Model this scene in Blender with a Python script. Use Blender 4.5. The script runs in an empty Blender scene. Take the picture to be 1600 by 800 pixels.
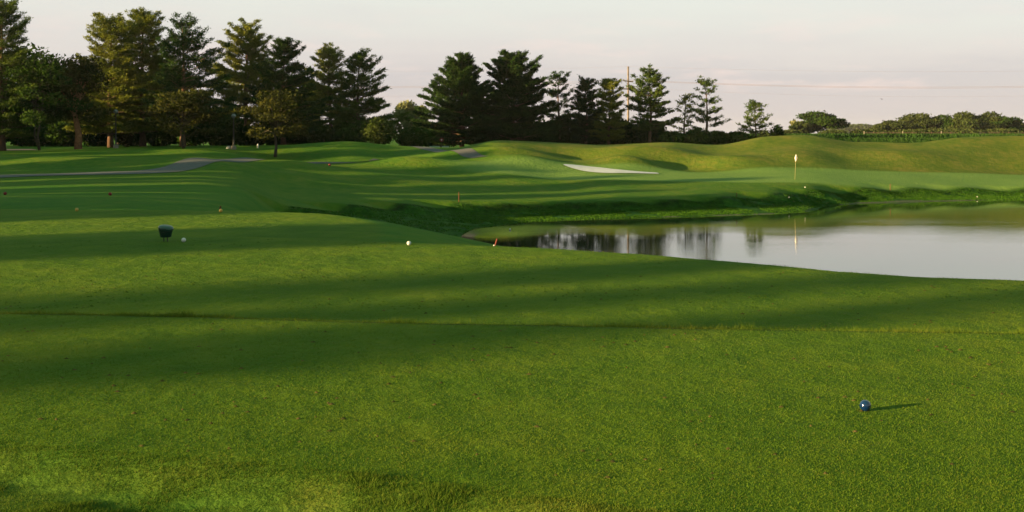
import bpy, math, random
import numpy as np
from mathutils import Vector

# ------------------------------------------------------------------ camera, sky, sun
scn = bpy.context.scene
col = scn.collection
F = 1716.0; HZ = 208.0; CZ = 1.65            # focal length in photo pixels, horizon row, eye height
cam_d = bpy.data.cameras.new('camera'); cam = bpy.data.objects.new('camera', cam_d); col.objects.link(cam)
cam_d.sensor_width = 36; cam_d.lens = 36 * F / 1600; cam_d.shift_y = -(400 - HZ) / 1600
cam_d.clip_end = 9000; cam_d.clip_start = 0.05
cam.location = (0, 0, CZ); cam.rotation_euler = (math.radians(90), 0, 0)
scn.camera = cam
SUN_AZ = math.radians(24); SUN_EL = math.radians(8.2)      # direction the light travels, height of the sun
sx, sy = math.cos(SUN_AZ), math.sin(SUN_AZ)
sd = bpy.data.lights.new('sun', 'SUN'); sd.energy = 5.0; sd.angle = math.radians(0.55); sd.color = (1.0, 0.69, 0.31)
so = bpy.data.objects.new('sun', sd); col.objects.link(so)
so.rotation_euler = Vector((sx * math.cos(SUN_EL), sy * math.cos(SUN_EL), -math.sin(SUN_EL))).to_track_quat('-Z', 'Y').to_euler()
scn.view_settings.view_transform = 'Standard'; scn.view_settings.look = 'None'
scn.view_settings.gamma = 1; scn.view_settings.exposure = 2.3; scn.view_settings.use_curve_mapping = False
scn.render.engine = 'CYCLES'; scn.cycles.use_denoising = True; scn.cycles.max_bounces = 5
scn.cycles.transparent_max_bounces = 8
w = bpy.data.worlds.new('World'); scn.world = w; w.use_nodes = True

class NT:
    def __init__(s, tree): s.t = tree; s.t.nodes.clear()
    def n(s, kind, **kw):
        nd = s.t.nodes.new(kind)
        for k, v in kw.items():
            if k.startswith('i_'):
                key = k[2:]; key = int(key) if key.isdigit() else key.replace('_', ' ')
                nd.inputs[key].default_value = v
            else: setattr(nd, k, v)
        return nd
    def l(s, a, b): s.t.links.new(a, b)
    def math(s, op, a, b=None, c=None, clamp=False):
        nd = s.t.nodes.new('ShaderNodeMath'); nd.operation = op; nd.use_clamp = clamp
        for i, v in enumerate((a, b, c)):
            if v is None: continue
            if isinstance(v, (int, float)): nd.inputs[i].default_value = v
            else: s.l(v, nd.inputs[i])
        return nd.outputs[0]
    def mix(s, fac, a, b, mode='MIX'):
        nd = s.t.nodes.new('ShaderNodeMix'); nd.data_type = 'RGBA'; nd.blend_type = mode
        for i, v in ((0, fac), (6, a), (7, b)):
            if isinstance(v, (int, float)): nd.inputs[i].default_value = v
            elif isinstance(v, (tuple, list)): nd.inputs[i].default_value = (*v[:3], 1)
            else: s.l(v, nd.inputs[i])
        return nd.outputs[2]
    def ramp(s, fac, stops, interp='LINEAR'):
        nd = s.t.nodes.new('ShaderNodeValToRGB'); e = nd.color_ramp.elements; nd.color_ramp.interpolation = interp
        while len(e) < len(stops): e.new(0.5)
        for i, (p, c) in enumerate(stops):
            e[i].position = p; e[i].color = (*c[:3], 1) if isinstance(c, (tuple, list)) else (c, c, c, 1)
        s.l(fac, nd.inputs[0]); return nd.outputs[0]
    def noise(s, vec, scale, detail=3, rough=.55, sc=None):
        if sc is not None:
            m = s.n('ShaderNodeMapping'); m.inputs['Scale'].default_value = sc; s.l(vec, m.inputs[0]); vec = m.outputs[0]
        nd = s.n('ShaderNodeTexNoise'); nd.inputs['Scale'].default_value = scale; nd.inputs['Detail'].default_value = detail
        nd.inputs['Roughness'].default_value = rough; s.l(vec, nd.inputs['Vector']); return nd.outputs[0]

t = NT(w.node_tree)
sky = t.n('ShaderNodeTexSky', sky_type='NISHITA', sun_disc=False)
sky.sun_elevation = SUN_EL; sky.sun_rotation = math.atan2(-sx, -sy) % (2 * math.pi)
sky.air_density = 1.0; sky.dust_density = 1.5; sky.ozone_density = 1.0
tc = t.n('ShaderNodeTexCoord'); sep = t.n('ShaderNodeSeparateXYZ'); t.l(tc.outputs['Generated'], sep.inputs[0])
el = sep.outputs[2]
# thin evening veil of high cloud over the clear sky: cream above, mauve haze bank near the horizon, pink wisps
nz = t.noise(tc.outputs['Generated'], 5.0, 5, .6, sc=(1, 1, 7))
elw = t.math('ADD', el, t.math('MULTIPLY', t.math('SUBTRACT', nz, .5), .05))
veil = t.ramp(elw, [(0.0, (2.85, 2.62, 2.66)), (.05, (2.66, 2.5, 2.64)), (.070, (3.1, 2.87, 2.86)), (.12, (3.4, 3.42, 3.15)), (.30, (2.3, 3.0, 2.5)), (1.0, (1.15, 2.4, 1.75))])
wisp = t.noise(tc.outputs['Generated'], 9.0, 6, .62, sc=(1, 1, 6))
wm = t.math('MULTIPLY', t.ramp(wisp, [(.52, 0), (.68, 1)]), t.ramp(el, [(.02, 0), (.045, 1), (.08, .7), (.12, 0)]))
veil = t.mix(t.math('MULTIPLY', wm, .6), veil, (4.1, 3.2, 3.05))
skyc = t.mix(.86, sky.outputs[0], veil)
bg = t.n('ShaderNodeBackground'); bg.inputs[1].default_value = 0.05; t.l(skyc, bg.inputs[0])
wo = t.n('ShaderNodeOutputWorld'); t.l(bg.outputs[0], wo.inputs[0])

rng = np.random.default_rng(7); random.seed(7)

# ------------------------------------------------------------------ helpers
def tag(o, label=None, cat=None, group=None, kind=None):
    if label: o['label'] = label
    if cat: o['category'] = cat
    if group: o['group'] = group
    if kind: o['kind'] = kind
    return o

def empty(name, loc, label=None, cat=None, group=None):
    o = bpy.data.objects.new(name, None); col.objects.link(o); o.location = loc; o.empty_display_size = .2
    return tag(o, label, cat, group)

def np_mesh(name, V, Fc, mat=None, parent=None, smooth=False, nper=None):
    """V (n,3), Fc (m,k) all of one size"""
    me = bpy.data.meshes.new(name); V = np.asarray(V, np.float32); Fc = np.asarray(Fc, np.int32)
    k = Fc.shape[1]; m = len(Fc)
    me.vertices.add(len(V)); me.vertices.foreach_set('co', V.ravel())
    me.loops.add(m * k); me.loops.foreach_set('vertex_index', Fc.ravel())
    me.polygons.add(m); me.polygons.foreach_set('loop_start', np.arange(0, m * k, k, dtype=np.int32))
    me.polygons.foreach_set('loop_total', np.full(m, k, np.int32))
    if smooth: me.polygons.foreach_set('use_smooth', np.ones(m, bool))
    me.update(calc_edges=True)
    if mat: me.materials.append(mat)
    o = bpy.data.objects.new(name, me); col.objects.link(o)
    if parent: o.parent = parent
    return o

class MB:
    def __init__(s): s.v = []; s.f = []
    def add(s, V, Fs):
        b = len(s.v); s.v += [tuple(map(float, p)) for p in V]; s.f += [tuple(i + b for i in f) for f in Fs]
    def tube(s, pts, rad, n=8, cap=True):
        pts = [np.array(p, float) for p in pts]; rings = []
        for i, p in enumerate(pts):
            d = pts[min(i + 1, len(pts) - 1)] - pts[max(i - 1, 0)]; d /= np.linalg.norm(d) + 1e-9
            a = np.cross(d, (0, 0, 1) if abs(d[2]) < .9 else (1, 0, 0)); a /= np.linalg.norm(a); b = np.cross(d, a)
            r = rad[i] if hasattr(rad, '__len__') else rad
            rings.append([p + r * (math.cos(2 * math.pi * k / n) * a + math.sin(2 * math.pi * k / n) * b) for k in range(n)])
        V = [q for r in rings for q in r]; Fs = []
        for i in range(len(pts) - 1):
            for k in range(n): Fs.append((i * n + k, i * n + (k + 1) % n, (i + 1) * n + (k + 1) % n, (i + 1) * n + k))
        if cap: Fs += [tuple(range(n))[::-1], tuple(range((len(pts) - 1) * n, len(pts) * n))]
        s.add(V, Fs)
    def lathe(s, prof, n=24, c=(0, 0, 0), ax=(1, 1), cap=True):
        V = []; Fs = []
        for r, z in prof:
            for k in range(n): V.append((c[0] + r * ax[0] * math.cos(2 * math.pi * k / n), c[1] + r * ax[1] * math.sin(2 * math.pi * k / n), c[2] + z))
        for i in range(len(prof) - 1):
            for k in range(n): Fs.append((i * n + k, i * n + (k + 1) % n, (i + 1) * n + (k + 1) % n, (i + 1) * n + k))
        if cap: Fs += [tuple(range(n))[::-1], tuple(range((len(prof) - 1) * n, len(prof) * n))]
        s.add(V, Fs)
    def box(s, x0, x1, y0, y1, z0, z1):
        s.add([(x0, y0, z0), (x1, y0, z0), (x1, y1, z0), (x0, y1, z0), (x0, y0, z1), (x1, y0, z1), (x1, y1, z1), (x0, y1, z1)],
              [(3, 2, 1, 0), (4, 5, 6, 7), (0, 1, 5, 4), (1, 2, 6, 5), (2, 3, 7, 6), (3, 0, 4, 7)])
    def build(s, name, mat, parent=None, smooth=False):
        me = bpy.data.meshes.new(name); me.from_pydata(s.v, [], s.f); me.materials.append(mat)
        if smooth: me.polygons.foreach_set('use_smooth', [True] * len(me.polygons))
        me.update(); o = bpy.data.objects.new(name, me); col.objects.link(o)
        if parent: o.parent = parent
        return o

def simple_mat(name, c, rough=.7, spec=.3, var=.25, scale=8, metal=0, bump=0):
    m = bpy.data.materials.new(name); m.use_nodes = True; t = NT(m.node_tree)
    g = t.n('ShaderNodeTexCoord'); nz = t.noise(g.outputs['Object'], scale, 4)
    lo = tuple(x * (1 - var) for x in c); hi = tuple(x * (1 + var) for x in c)
    cc = t.ramp(nz, [(.3, lo), (.7, hi)])
    p = t.n('ShaderNodeBsdfPrincipled'); t.l(cc, p.inputs['Base Color']); p.inputs['Roughness'].default_value = rough
    p.inputs['Specular IOR Level'].default_value = spec; p.inputs['Metallic'].default_value = metal
    if bump:
        b = t.n('ShaderNodeBump'); b.inputs['Strength'].default_value = bump; b.inputs['Distance'].default_value = .02
        t.l(nz, b.inputs['Height']); t.l(b.outputs[0], p.inputs['Normal'])
    o = t.n('ShaderNodeOutputMaterial'); t.l(p.outputs[0], o.inputs[0]); return m

def leaf_mat(name, dark, light, scale=.35, transl=.25):
    m = bpy.data.materials.new(name); m.use_nodes = True; t = NT(m.node_tree)
    g = t.n('ShaderNodeNewGeometry')
    n1 = t.noise(g.outputs['Position'], scale, 3); n2 = t.noise(g.outputs['Position'], scale * 9, 2)
    f = t.math('ADD', t.math('MULTIPLY', n1, .55), t.math('MULTIPLY', n2, .45))
    c = t.ramp(f, [(.36, dark), (.64, light)])
    d = t.n('ShaderNodeBsdfDiffuse'); t.l(c, d.inputs[0])
    tr = t.n('ShaderNodeBsdfTranslucent'); t.l(c, tr.inputs[0])
    mx = t.n('ShaderNodeMixShader'); mx.inputs[0].default_value = transl; t.l(d.outputs[0], mx.inputs[1]); t.l(tr.outputs[0], mx.inputs[2])
    o = t.n('ShaderNodeOutputMaterial'); t.l(mx.outputs[0], o.inputs[0]); return m

def pchip(x, y, xq):
    x = np.asarray(x, float); y = np.asarray(y, float); xq = np.clip(xq, x[0], x[-1])
    h = np.diff(x); d = np.diff(y) / h; m = np.zeros_like(x)
    m[0] = d[0]; m[-1] = d[-1]
    for i in range(1, len(x) - 1):
        if d[i - 1] * d[i] > 0:
            w1 = 2 * h[i] + h[i - 1]; w2 = h[i] + 2 * h[i - 1]; m[i] = (w1 + w2) / (w1 / d[i - 1] + w2 / d[i])
    k = np.clip(np.searchsorted(x, xq) - 1, 0, len(h) - 1); s = (xq - x[k]) / h[k]
    return ((1 + 2 * s) * (1 - s) ** 2 * y[k] + s * (1 - s) ** 2 * h[k] * m[k] + s * s * (3 - 2 * s) * y[k + 1] + s * s * (s - 1) * h[k] * m[k + 1])

def vnoise(x, y, seed=0):
    def hsh(i, j):
        v = np.sin(i * 127.1 + j * 311.7 + seed * 74.7) * 43758.5453; return v - np.floor(v)
    i = np.floor(x); j = np.floor(y); fx = x - i; fy = y - j; fx = fx * fx * (3 - 2 * fx); fy = fy * fy * (3 - 2 * fy)
    return (hsh(i, j) * (1 - fx) + hsh(i + 1, j) * fx) * (1 - fy) + (hsh(i, j + 1) * (1 - fx) + hsh(i + 1, j + 1) * fx) * fy
def fbm(x, y, seed=0, o=4):
    s = 0; a = .5
    for k in range(o): s = s + a * vnoise(x * 2 ** k, y * 2 ** k, seed + k); a *= .5
    return s

# ------------------------------------------------------------------ terrain heights
WZ = -4.05                                    # pond level
def zp(py, d): return CZ - (py - HZ) * d / F
# bank (scarp) edge and waterline of the pond: photo column -> distance
EDGE0 = ([440, 540, 620, 710, 780, 880, 960, 1040, 1120, 1200, 1260, 1340, 1420, 1500, 1600, 2200],
         [62, 67, 70, 73, 73, 74, 74.5, 76, 78, 82, 84.5, 85.5, 87, 88, 90, 96])
EDGE = (EDGE0[0], [62, 68, 72, 75.5, 76.5, 77.5, 78, 79.5, 81.5, 85, 88.5, 92.5, 95, 97, 99, 104])
_sh = [(715, 372), (740, 361), (780, 353), (860, 346), (960, 342), (1100, 338), (1200, 335), (1250, 333), (1290, 323), (1340, 318), (1450, 315), (1600, 312), (2200, 308)]
SHORE = ([560, 700] + [a for a, b in _sh], [48, 54] + [(CZ - WZ) * F / (b - HZ) for a, b in _sh])
def D(d, c):
    """first-draft distance -> surveyed distance, by photo column"""
    e0 = float(np.interp(c, *EDGE0)); e1 = float(np.interp(c, *EDGE)); k0 = float(np.interp(c, [300, 540, 880, 1260, 1600], [112, 111, 121, 125, 128]))
    k1 = k0 - float(np.interp(c, [540, 780], [0, 6.]))
    return float(np.interp(d, [0, 60, e0, k0, 150, 190, 9000], [0, 60, e1, k1, 146, 190, 9000])) if c > 430 else d
P = lambda *a: [(d, zp(py, d)) for d, py in a]
Z = lambda *a: list(a)
C = {
 -700: Z((5, -.3), (30, -.5), (60, -.9)) + Z((95, .1), (120, .3), (200, -.4)),
 0: Z((5, -.3), (28, -.62)) + P((33, 320), (50, 301), (67, 285), (73, 274), (76, 270), (84, 258), (93, 243), (100, 237), (112, 233)) + Z((125, .15), (190, -.6)),
 150: Z((5, -.3), (28, -.62)) + P((33, 320), (50, 300), (68, 281), (74, 273), (77, 268), (84, 257), (93, 243), (101, 235.5), (112, 232)) + Z((125, .15), (190, -.6)),
 300: Z((5, -.4), (28, -.65)) + P((36, 319), (50, 302), (70, 279), (77, 270), (82, 259), (88, 249), (96, 240), (102, 234), (112, 231)) + Z((125, .15), (190, -.6)),
 370: Z((5, -.5), (28, -.75)) + P((42, 319), (55, 302), (72, 282), (82, 265), (88, 254), (91, 250), (96, 243), (104, 236), (112, 231)) + Z((125, .1), (190, -.6)),
 450: Z((5, -.5), (28, -1.0), (45, -2.5), (61, -2.75)) + P((62.5, 322), (72, 305), (81, 284), (88, 262), (92, 250)) + Z((96, -1.15), (101, -1.0)) + P((107, 231), (112, 226)) + Z((118, .3), (140, -.3), (190, -.6)),
 540: Z((5, -.5), (28, -1.6), (45, -3.1)) + P((67, 319), (78, 300), (87, 278), (94, 259.5), (96, 256)) + P((100, 254), (104, 243), (111, 222)) + Z((118, .45), (135, -.3), (190, -.6)),
 620: Z((5, -.5), (20, -1.2), (32, -2.9), (45, -3.45)) + P((70, 317.5), (80, 300), (89, 280), (95, 262), (99.5, 249)) + Z((103, -1.1), (106, -.95)) + P((111, 235), (116, 229)) + Z((125, .1), (150, -.5), (190, -.6)),
 710: Z((5, -.4), (18, -.9), (28, -2.6), (36, -4.2), (48, -4.3)) + P((73, 316), (82, 299), (91, 279), (98, 263), (104, 250), (108, 242), (112, 237), (118, 232)) + Z((130, -.2), (150, -.5), (190, -.6)),
 780: Z((5, -.4), (18, -.9), (28, -2.8), (35, -4.4), (50, -4.6)) + P((73, 316), (82, 299), (91, 279), (99, 263), (105, 249), (112, 231), (118, 220.5)) + Z((128, .4), (150, -.7), (190, -.7)),
 880: Z((5, -.4), (17, -.9), (28, -3.), (34, -4.5), (50, -4.7)) + P((74, 315), (84, 297), (94, 280), (99, 270), (104, 258), (110, 242), (116, 229), (121, 223)) + Z((130, .2), (150, -.7), (190, -.7)),
 960: Z((5, -.4), (17, -.9), (28, -3.1), (33, -4.5), (50, -4.7)) + P((74.5, 314), (84, 295), (94, 279), (99, 270.5), (105, 257), (111, 243), (117, 232), (123, 227)) + Z((132, -.1), (150, -.7), (190, -.7)),
 1040: Z((5, -.4), (16, -.9), (27, -3.1), (32, -4.5), (50, -4.7)) + P((76, 311), (86, 293), (95, 278), (101, 270), (108, 257), (114, 238), (121, 223)) + Z((130, .1), (150, -.7), (190, -.7)),
 1120: Z((5, -.4), (16, -.9), (27, -3.1), (32, -4.5), (50, -4.7)) + P((78, 308), (87, 290), (96, 277), (103, 269), (110, 258), (116, 240), (122, 228)) + Z((131, -.1), (150, -.8), (190, -.7)),
 1200: Z((5, -.4), (15, -.9), (26, -3.1), (31, -4.5), (50, -4.7)) + P((82, 303), (88, 289), (94, 279), (103, 268), (109, 256), (117, 234), (124, 215)) + Z((135, .3), (150, -.8), (190, -.7)),
 1260: Z((5, -.4), (15, -.9), (26, -3.1), (31, -4.5), (50, -4.7)) + P((84.5, 297), (88, 288), (92, 280), (103, 268), (110, 250), (118, 228), (125, 211.5)) + Z((136, .5), (150, -.8), (190, -.7)),
 1340: Z((5, -.4), (14, -.9), (25, -3.1), (30, -4.5), (50, -4.7)) + P((85.5, 294), (89, 285), (93, 279), (103, 268), (110, 253), (118, 234), (125, 222)) + Z((134, .1), (150, -.8), (190, -.7)),
 1420: Z((5, -.4), (14, -.9), (25, -3.1), (30, -4.5), (50, -4.7)) + P((87, 293), (90, 286), (94, 280), (104, 269), (110, 254), (118, 236), (126, 222)) + Z((134, .1), (150, -.8), (190, -.7)),
 1500: Z((5, -.4), (13, -.9), (24, -3.1), (29, -4.5), (50, -4.7)) + P((88, 292), (92, 285), (98, 278), (106, 268), (113, 250), (120, 229), (127, 214)) + Z((136, .5), (150, -.8), (190, -.7)),
 1600: Z((5, -.4), (13, -.9), (24, -3.1), (29, -4.5), (50, -4.7)) + P((90, 291), (94, 284), (100, 277), (107, 269), (114, 248), (122, 227), (128, 212.5)) + Z((138, .6), (155, -.8), (190, -.7)),
 2200: Z((5, -.4), (12, -.9), (22, -3.1), (27, -4.5), (60, -4.7)) + Z((96, -2.9), (100, -2.5), (110, -1.9), (120, .2), (128, 1.2), (138, .6), (155, -.8), (190, -.7)),
}
DG = np.arange(0, 200.01, .25); CG = np.arange(-700, 2201, 10.)
cs = sorted(C); tab = []
for c in cs:
    pts = {D(d_, c): zp(HZ + (CZ - z_) * F / d_, D(d_, c)) if 60 < d_ < 133 else z_ for d_, z_ in C[c]}; col_ = sorted(pts.items())
    if c >= 440:
        e = np.interp(c, *EDGE); ze = pchip(*zip(*col_), np.array([e]))[0]
        pts = {d: z for d, z in pts.items() if d < 30 or d >= e - .2}
        if c == 450 or c == 540: pts[45] = -2.95 - (c == 540) * .3
        pts[e - .7] = ze - .5; pts[e] = ze
        if c >= 700:
            s_ = float(np.interp(c, *SHORE)); pts[s_] = WZ; pts[s_ - 2.5] = WZ - .35; pts[s_ - 6] = -5.0; pts[38 if s_ < 60 else 44] = -5.1
        elif c == 620: pts[50] = -3.75; pts[42] = -3.8
    dz = sorted(pts.items()); tab.append(pchip([a for a, b in dz], [b for a, b in dz], DG))
tab = np.array(tab)
TAB = np.array([pchip(cs, tab[:, j], CG) for j in range(len(DG))])   # (depth, column)

def poly_dist(x, y, poly):
    """distance outside the polygon (0 inside)"""
    d = np.full(x.shape, 1e9); ins = np.zeros(x.shape, bool); n = len(poly)
    for i in range(n):
        ax, ay = poly[i]; bx, by = poly[(i + 1) % n]; ex, ey = bx - ax, by - ay
        tt = np.clip(((x - ax) * ex + (y - ay) * ey) / (ex * ex + ey * ey), 0, 1)
        d = np.minimum(d, np.hypot(x - ax - tt * ex, y - ay - tt * ey))
        cnd = ((ay > y) != (by > y)) & (x < (bx - ax) * (y - ay) / ((by - ay) if by != ay else 1e-9) + ax)
        ins ^= cnd
    return np.where(ins, -d, d)
def W(px, py, z):                             # photo pixel at a known height -> ground point
    d = (CZ - z) * F / (py - HZ); return ((px - 800) / F * d, d)
T1 = [(-14, 9.6), (-2.75, 5.85), (-.6, 5.27), (.7, 4.75), (6, 2.6), (16, -1), (16, 7.6), W(1600, 523, 0), W(1100, 516, 0), W(700, 508, 0), W(300, 497, 0), W(0, 491, 0), (-14, 10.9)]
T2 = [(-14, 11.6), (-4.7, 10.7), (0, 10.1), (4.3, 9.65), (16, 8.3), (20, 9)] + [W(a, b, -.12) for a, b in
      ((1900, 452), (1600, 440), (1430, 433), (1300, 425), (1200, 415), (1100, 407), (1000, 398), (860, 389), (720, 383), (600, 377), (400, 372), (250, 373), (0, 379), (-300, 385))] + [(-16, 17.2)]
T3 = [(-30, 19.4), (-12, 19.6), (-2.6, 19.8), (-2.8, 22.3), (-3.2, 24.6), (-3.9, 26.1), (-4.9, 27.3), (-6.6, 28.2), (-13, 28.9), (-30, 30.5)]

def H0(x, y):
    yy = np.maximum(y, 1.0); c = np.clip(800 + F * x / np.maximum(yy, 6), -700, 2200); d = np.clip(yy, 0, 199.9)
    ci = (c + 700) / 10; di = d / .25; c0 = np.minimum(ci.astype(int), len(CG) - 2); d0 = np.minimum(di.astype(int), len(DG) - 2)
    fc = ci - c0; fd = di - d0
    z = (TAB[d0, c0] * (1 - fc) + TAB[d0, c0 + 1] * fc) * (1 - fd) + (TAB[d0 + 1, c0] * (1 - fc) + TAB[d0 + 1, c0 + 1] * fc) * fd
    far = np.clip((yy - 190) / 120, 0, 1); z = z * (1 - far) + .3 * far
    return z
KNOLLS = [(822, 103, .75, 4.2, 2.2), (770, 109, .5, 8, 1.5), (985, 106, .8, 3.2, 2.2), (1000, 113, .7, 6, 2.2), (1130, 109, .95, 4.2, 2.6), (1230, 112, .5, 4, 3), (684, 98.5, .6, 5, 1.8),
          (560, 89, .35, 6, 1.6), (430, 83, .3, 6, 2), (200, 85, .4, 8, 2.6), (60, 88, .35, 5, 2.4), (270, 97, .3, 6, 1.6), (1420, 114, .5, 7, 3), (620, 86, .3, 5, 1.6), (880, 90, .25, 7, 1.8), (905, 110, -.6, 3.5, 2.5), (1075, 107, -.4, 4, 2.5)]
def H(x, y):
    x = np.asarray(x, float); y = np.asarray(y, float)
    z = H0(x, y)
    und = (fbm(x / 9, y / 9, 3, 2) - .37) * .16 * np.clip((y - 22) / 20, 0, 1) * np.clip((400 - y) / 100, 0, 1)
    z = z + und + (fbm(x / 13, y / 8, 13, 2) - .37) * .55 * np.clip((y - 84) / 12, 0, 1) * np.clip((150 - y) / 20, 0, 1) * np.clip(1 - np.abs(y - 120) / 60, 0, 1)
    for px_, d_, h_, ax_, ay_ in KNOLLS:
        d_ = D(d_, px_)
        x0_ = (px_ - 800) / F * d_; z = z + h_ * np.exp(-((x - x0_) / ax_) ** 2 - ((y - d_) / ay_) ** 2)
    def plate(poly, z0, k, r, add=0):
        d = np.maximum(poly_dist(x, y, poly), 0); return z0 + add - k * (np.sqrt(d * d + r * r) - r)
    def smax(a, b, s=.06): return .5 * (a + b + np.sqrt((a - b) ** 2 + s * s)) - s * .0
    m = (np.abs(y - 15) < 40) & (np.abs(x) < 60)
    if m.any():
        xm, ym = x[m], y[m]; x_, y_ = x, y; x, y = xm, ym
        mott = (fbm(x / 1.3, y / 1.3, 11, 3) - .43) * .035
        zz = smax(z[m], plate(T1, 0, .45, .12) + mott * .5)
        zz = smax(zz, plate(T2, -.12, .34, .35) + mott)
        zz = smax(zz, plate(T3, -.36, .24, .5) + mott)
        # rough ground the photographer stands on, and rough strip between the tees
        zz = smax(zz, np.where(y < 10.8, np.where(y < 7.6, -.1, -.17), -9) + (fbm(x / .6, y / .6, 5, 3) - .45) * .05, .02)
        z = z.copy(); z[m] = zz; x, y = x_, y_
    return z
def h1(x, y): return float(H(np.array([x]), np.array([y]))[0])
def at(px, d): x = (px - 800) / F * d; return (x, d, h1(x, d))

# ------------------------------------------------------------------ ground sheet
def geo(a, b, n): return list(np.geomspace(a, b, n))
xs = list(np.arange(0, 8, .12)) + list(np.arange(8, 20, .3)) + list(np.arange(20, 75, .5)) + geo(76, 5000, 40)
xs = sorted(set([-v for v in xs[1:]] + xs))
ys = [-3000, -1000, -400, -200, -120] + list(np.arange(-80, 0, 2.5)) + list(np.arange(0, 14, .1)) + list(np.arange(14, 34, .2)) + list(np.arange(34, 60, .5)) + list(np.arange(60, 132, .3)) + list(np.arange(132, 200, 2)) + geo(202, 7000, 40)
XX, YY = np.meshgrid(xs, ys); ZZ = H(XX, YY); nx, ny = len(xs), len(ys)
idx = np.arange(nx * ny).reshape(ny, nx)
Q = np.stack([idx[:-1, :-1], idx[:-1, 1:], idx[1:, 1:], idx[1:, :-1]], -1).reshape(-1, 4)

# zones of turf: r = bank weeds, g = putting green, b = rough / worn, a = mown tee
cc = np.clip(800 + F * XX / np.maximum(YY, 3), -3000, 5000)
e = np.interp(cc, *EDGE)
sm = lambda a, b, v: np.clip((v - a) / (b - a), 0, 1) ** 2 * (3 - 2 * np.clip((v - a) / (b - a), 0, 1))
wob = (fbm(XX / 2, YY / 2, 21, 3) - .45) * 2.0
weed = sm(430, 470, cc) * sm(.4, -.3, (YY - e)) * sm(30, 33, YY)
scarp = .8 * np.exp(-((YY - e + .45) / .26) ** 2) * sm(430, 470, cc) * (YY > 30) * (.55 + .45 * (fbm(XX / 1.5, YY, 9, 2) > .42))  # undercut shade below the bank edge, painted as a dark band
gcen = (XX - 30) / 34, (YY - 96.5 - np.clip(XX - 20, 0, 30) * .22) / 5.5
green = sm(1.12, .95, np.hypot(*gcen))
tee = np.maximum.reduce([sm(.12, 0, poly_dist(XX, YY, T1)), sm(.15, 0, poly_dist(XX, YY, T2)), sm(.3, 0, poly_dist(XX, YY, T3))])
mound = sm(104, 112, YY + wob) * sm(-20, 30, XX) * sm(180, 140, YY) + .6 * sm(98, 103, YY + wob) * sm(760, 800, cc) * sm(140, 130, YY)
shl = np.interp(cc, *SHORE); mud = np.exp(-((YY - shl - .25) / .3) ** 2) * sm(860, 960, cc) * (fbm(XX / 3, YY / 3, 71, 2) > .3)
rough = np.clip(mound + (YY < 14) * (1 - tee) * .5 + .3 * (YY > 60) * sm(120, 95, YY), 0, 1)

def grass_color(t, pos):
    """shared turf colour graph"""
    a = t.n('ShaderNodeAttribute', attribute_name='zone'); s = t.n('ShaderNodeSeparateColor'); t.l(a.outputs['Color'], s.inputs[0])
    big = t.noise(pos, .3, 6, .62); mid = t.noise(pos, 1.6, 4); fine = t.noise(pos, 38, 3, .7); mow = t.noise(pos, .35, 2, sc=(.25, 1.6, 1))
    f = t.math('ADD', t.math('MULTIPLY', big, .45), t.math('MULTIPLY', mid, .35)); f = t.math('ADD', f, t.math('MULTIPLY', fine, .2))
    fair = t.ramp(f, [(.38, (.024, .080, .009)), (.5, (.043, .102, .010)), (.62, (.074, .120, .012))])
    fair = t.mix(t.math('MULTIPLY', t.ramp(mow, [(.35, 0), (.65, 1)]), .3), fair, (.028, .092, .010))
    rgh = t.ramp(f, [(.38, (.042, .076, .010)), (.5, (.070, .094, .014)), (.6, (.110, .108, .022))])
    grn = t.ramp(f, [(.36, (.085, .150, .035)), (.64, (.115, .180, .045))])
    wn = t.noise(pos, 2.2, 5, .7); weedc = t.ramp(wn, [(.38, (.009, .030, .004)), (.55, (.020, .066, .007)), (.72, (.050, .095, .012))])
    tc_ = t.ramp(f, [(.38, (.040, .082, .007)), (.5, (.060, .102, .009)), (.62, (.084, .118, .011))]); c = t.mix(t.math('MULTIPLY', a.outputs['Alpha'], .8), fair, tc_); c = t.mix(s.outputs[2], c, rgh); c = t.mix(s.outputs[1], c, grn); c = t.mix(s.outputs[0], c, weedc)
    return c, a, f
gm = bpy.data.materials.new('turf'); gm.use_nodes = True; t = NT(gm.node_tree)
g = t.n('ShaderNodeNewGeometry'); pos = g.outputs['Position']
c, za, f = grass_color(t, pos)
# scattered brown specks: clippings and old divots
v = t.n('ShaderNodeTexVoronoi'); v.inputs['Scale'].default_value = 6; t.l(pos, v.inputs['Vector'])
spk = t.math('MULTIPLY', t.ramp(v.outputs['Distance'], [(.05, 1), (.12, 0)]), t.ramp(t.noise(pos, 2.3, 3), [(.5, 0), (.62, 1)]))
c = t.mix(t.math('MULTIPLY', spk, .55), c, (.10, .075, .03))
soil_shade = t.n('ShaderNodeAttribute', attribute_name='soil_shade')
c = t.mix(soil_shade.outputs['Fac'], c, (.008, .009, .005)); mud_ = t.n('ShaderNodeAttribute', attribute_name='mud'); c = t.mix(mud_.outputs['Fac'], c, (.075, .075, .06))  # near-black: painted undercut shade at the bank, soil line at the tee
p = t.n('ShaderNodeBsdfPrincipled'); p.inputs['Roughness'].default_value = .8; p.inputs['Specular IOR Level'].default_value = .02
t.l(c, p.inputs['Base Color'])
b1 = t.n('ShaderNodeBump'); b1.inputs['Strength'].default_value = .55; b1.inputs['Distance'].default_value = .02
t.l(t.noise(pos, 45, 4, .75), b1.inputs['Height'])
b2 = t.n('ShaderNodeBump'); b2.inputs['Strength'].default_value = .5; b2.inputs['Distance'].default_value = .17
t.l(t.noise(pos, 3.0, 5, .6), b2.inputs['Height']); t.l(b1.outputs[0], b2.inputs['Normal']); t.l(b2.outputs[0], p.inputs['Normal'])
o = t.n('ShaderNodeOutputMaterial'); t.l(p.outputs[0], o.inputs[0])
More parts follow.
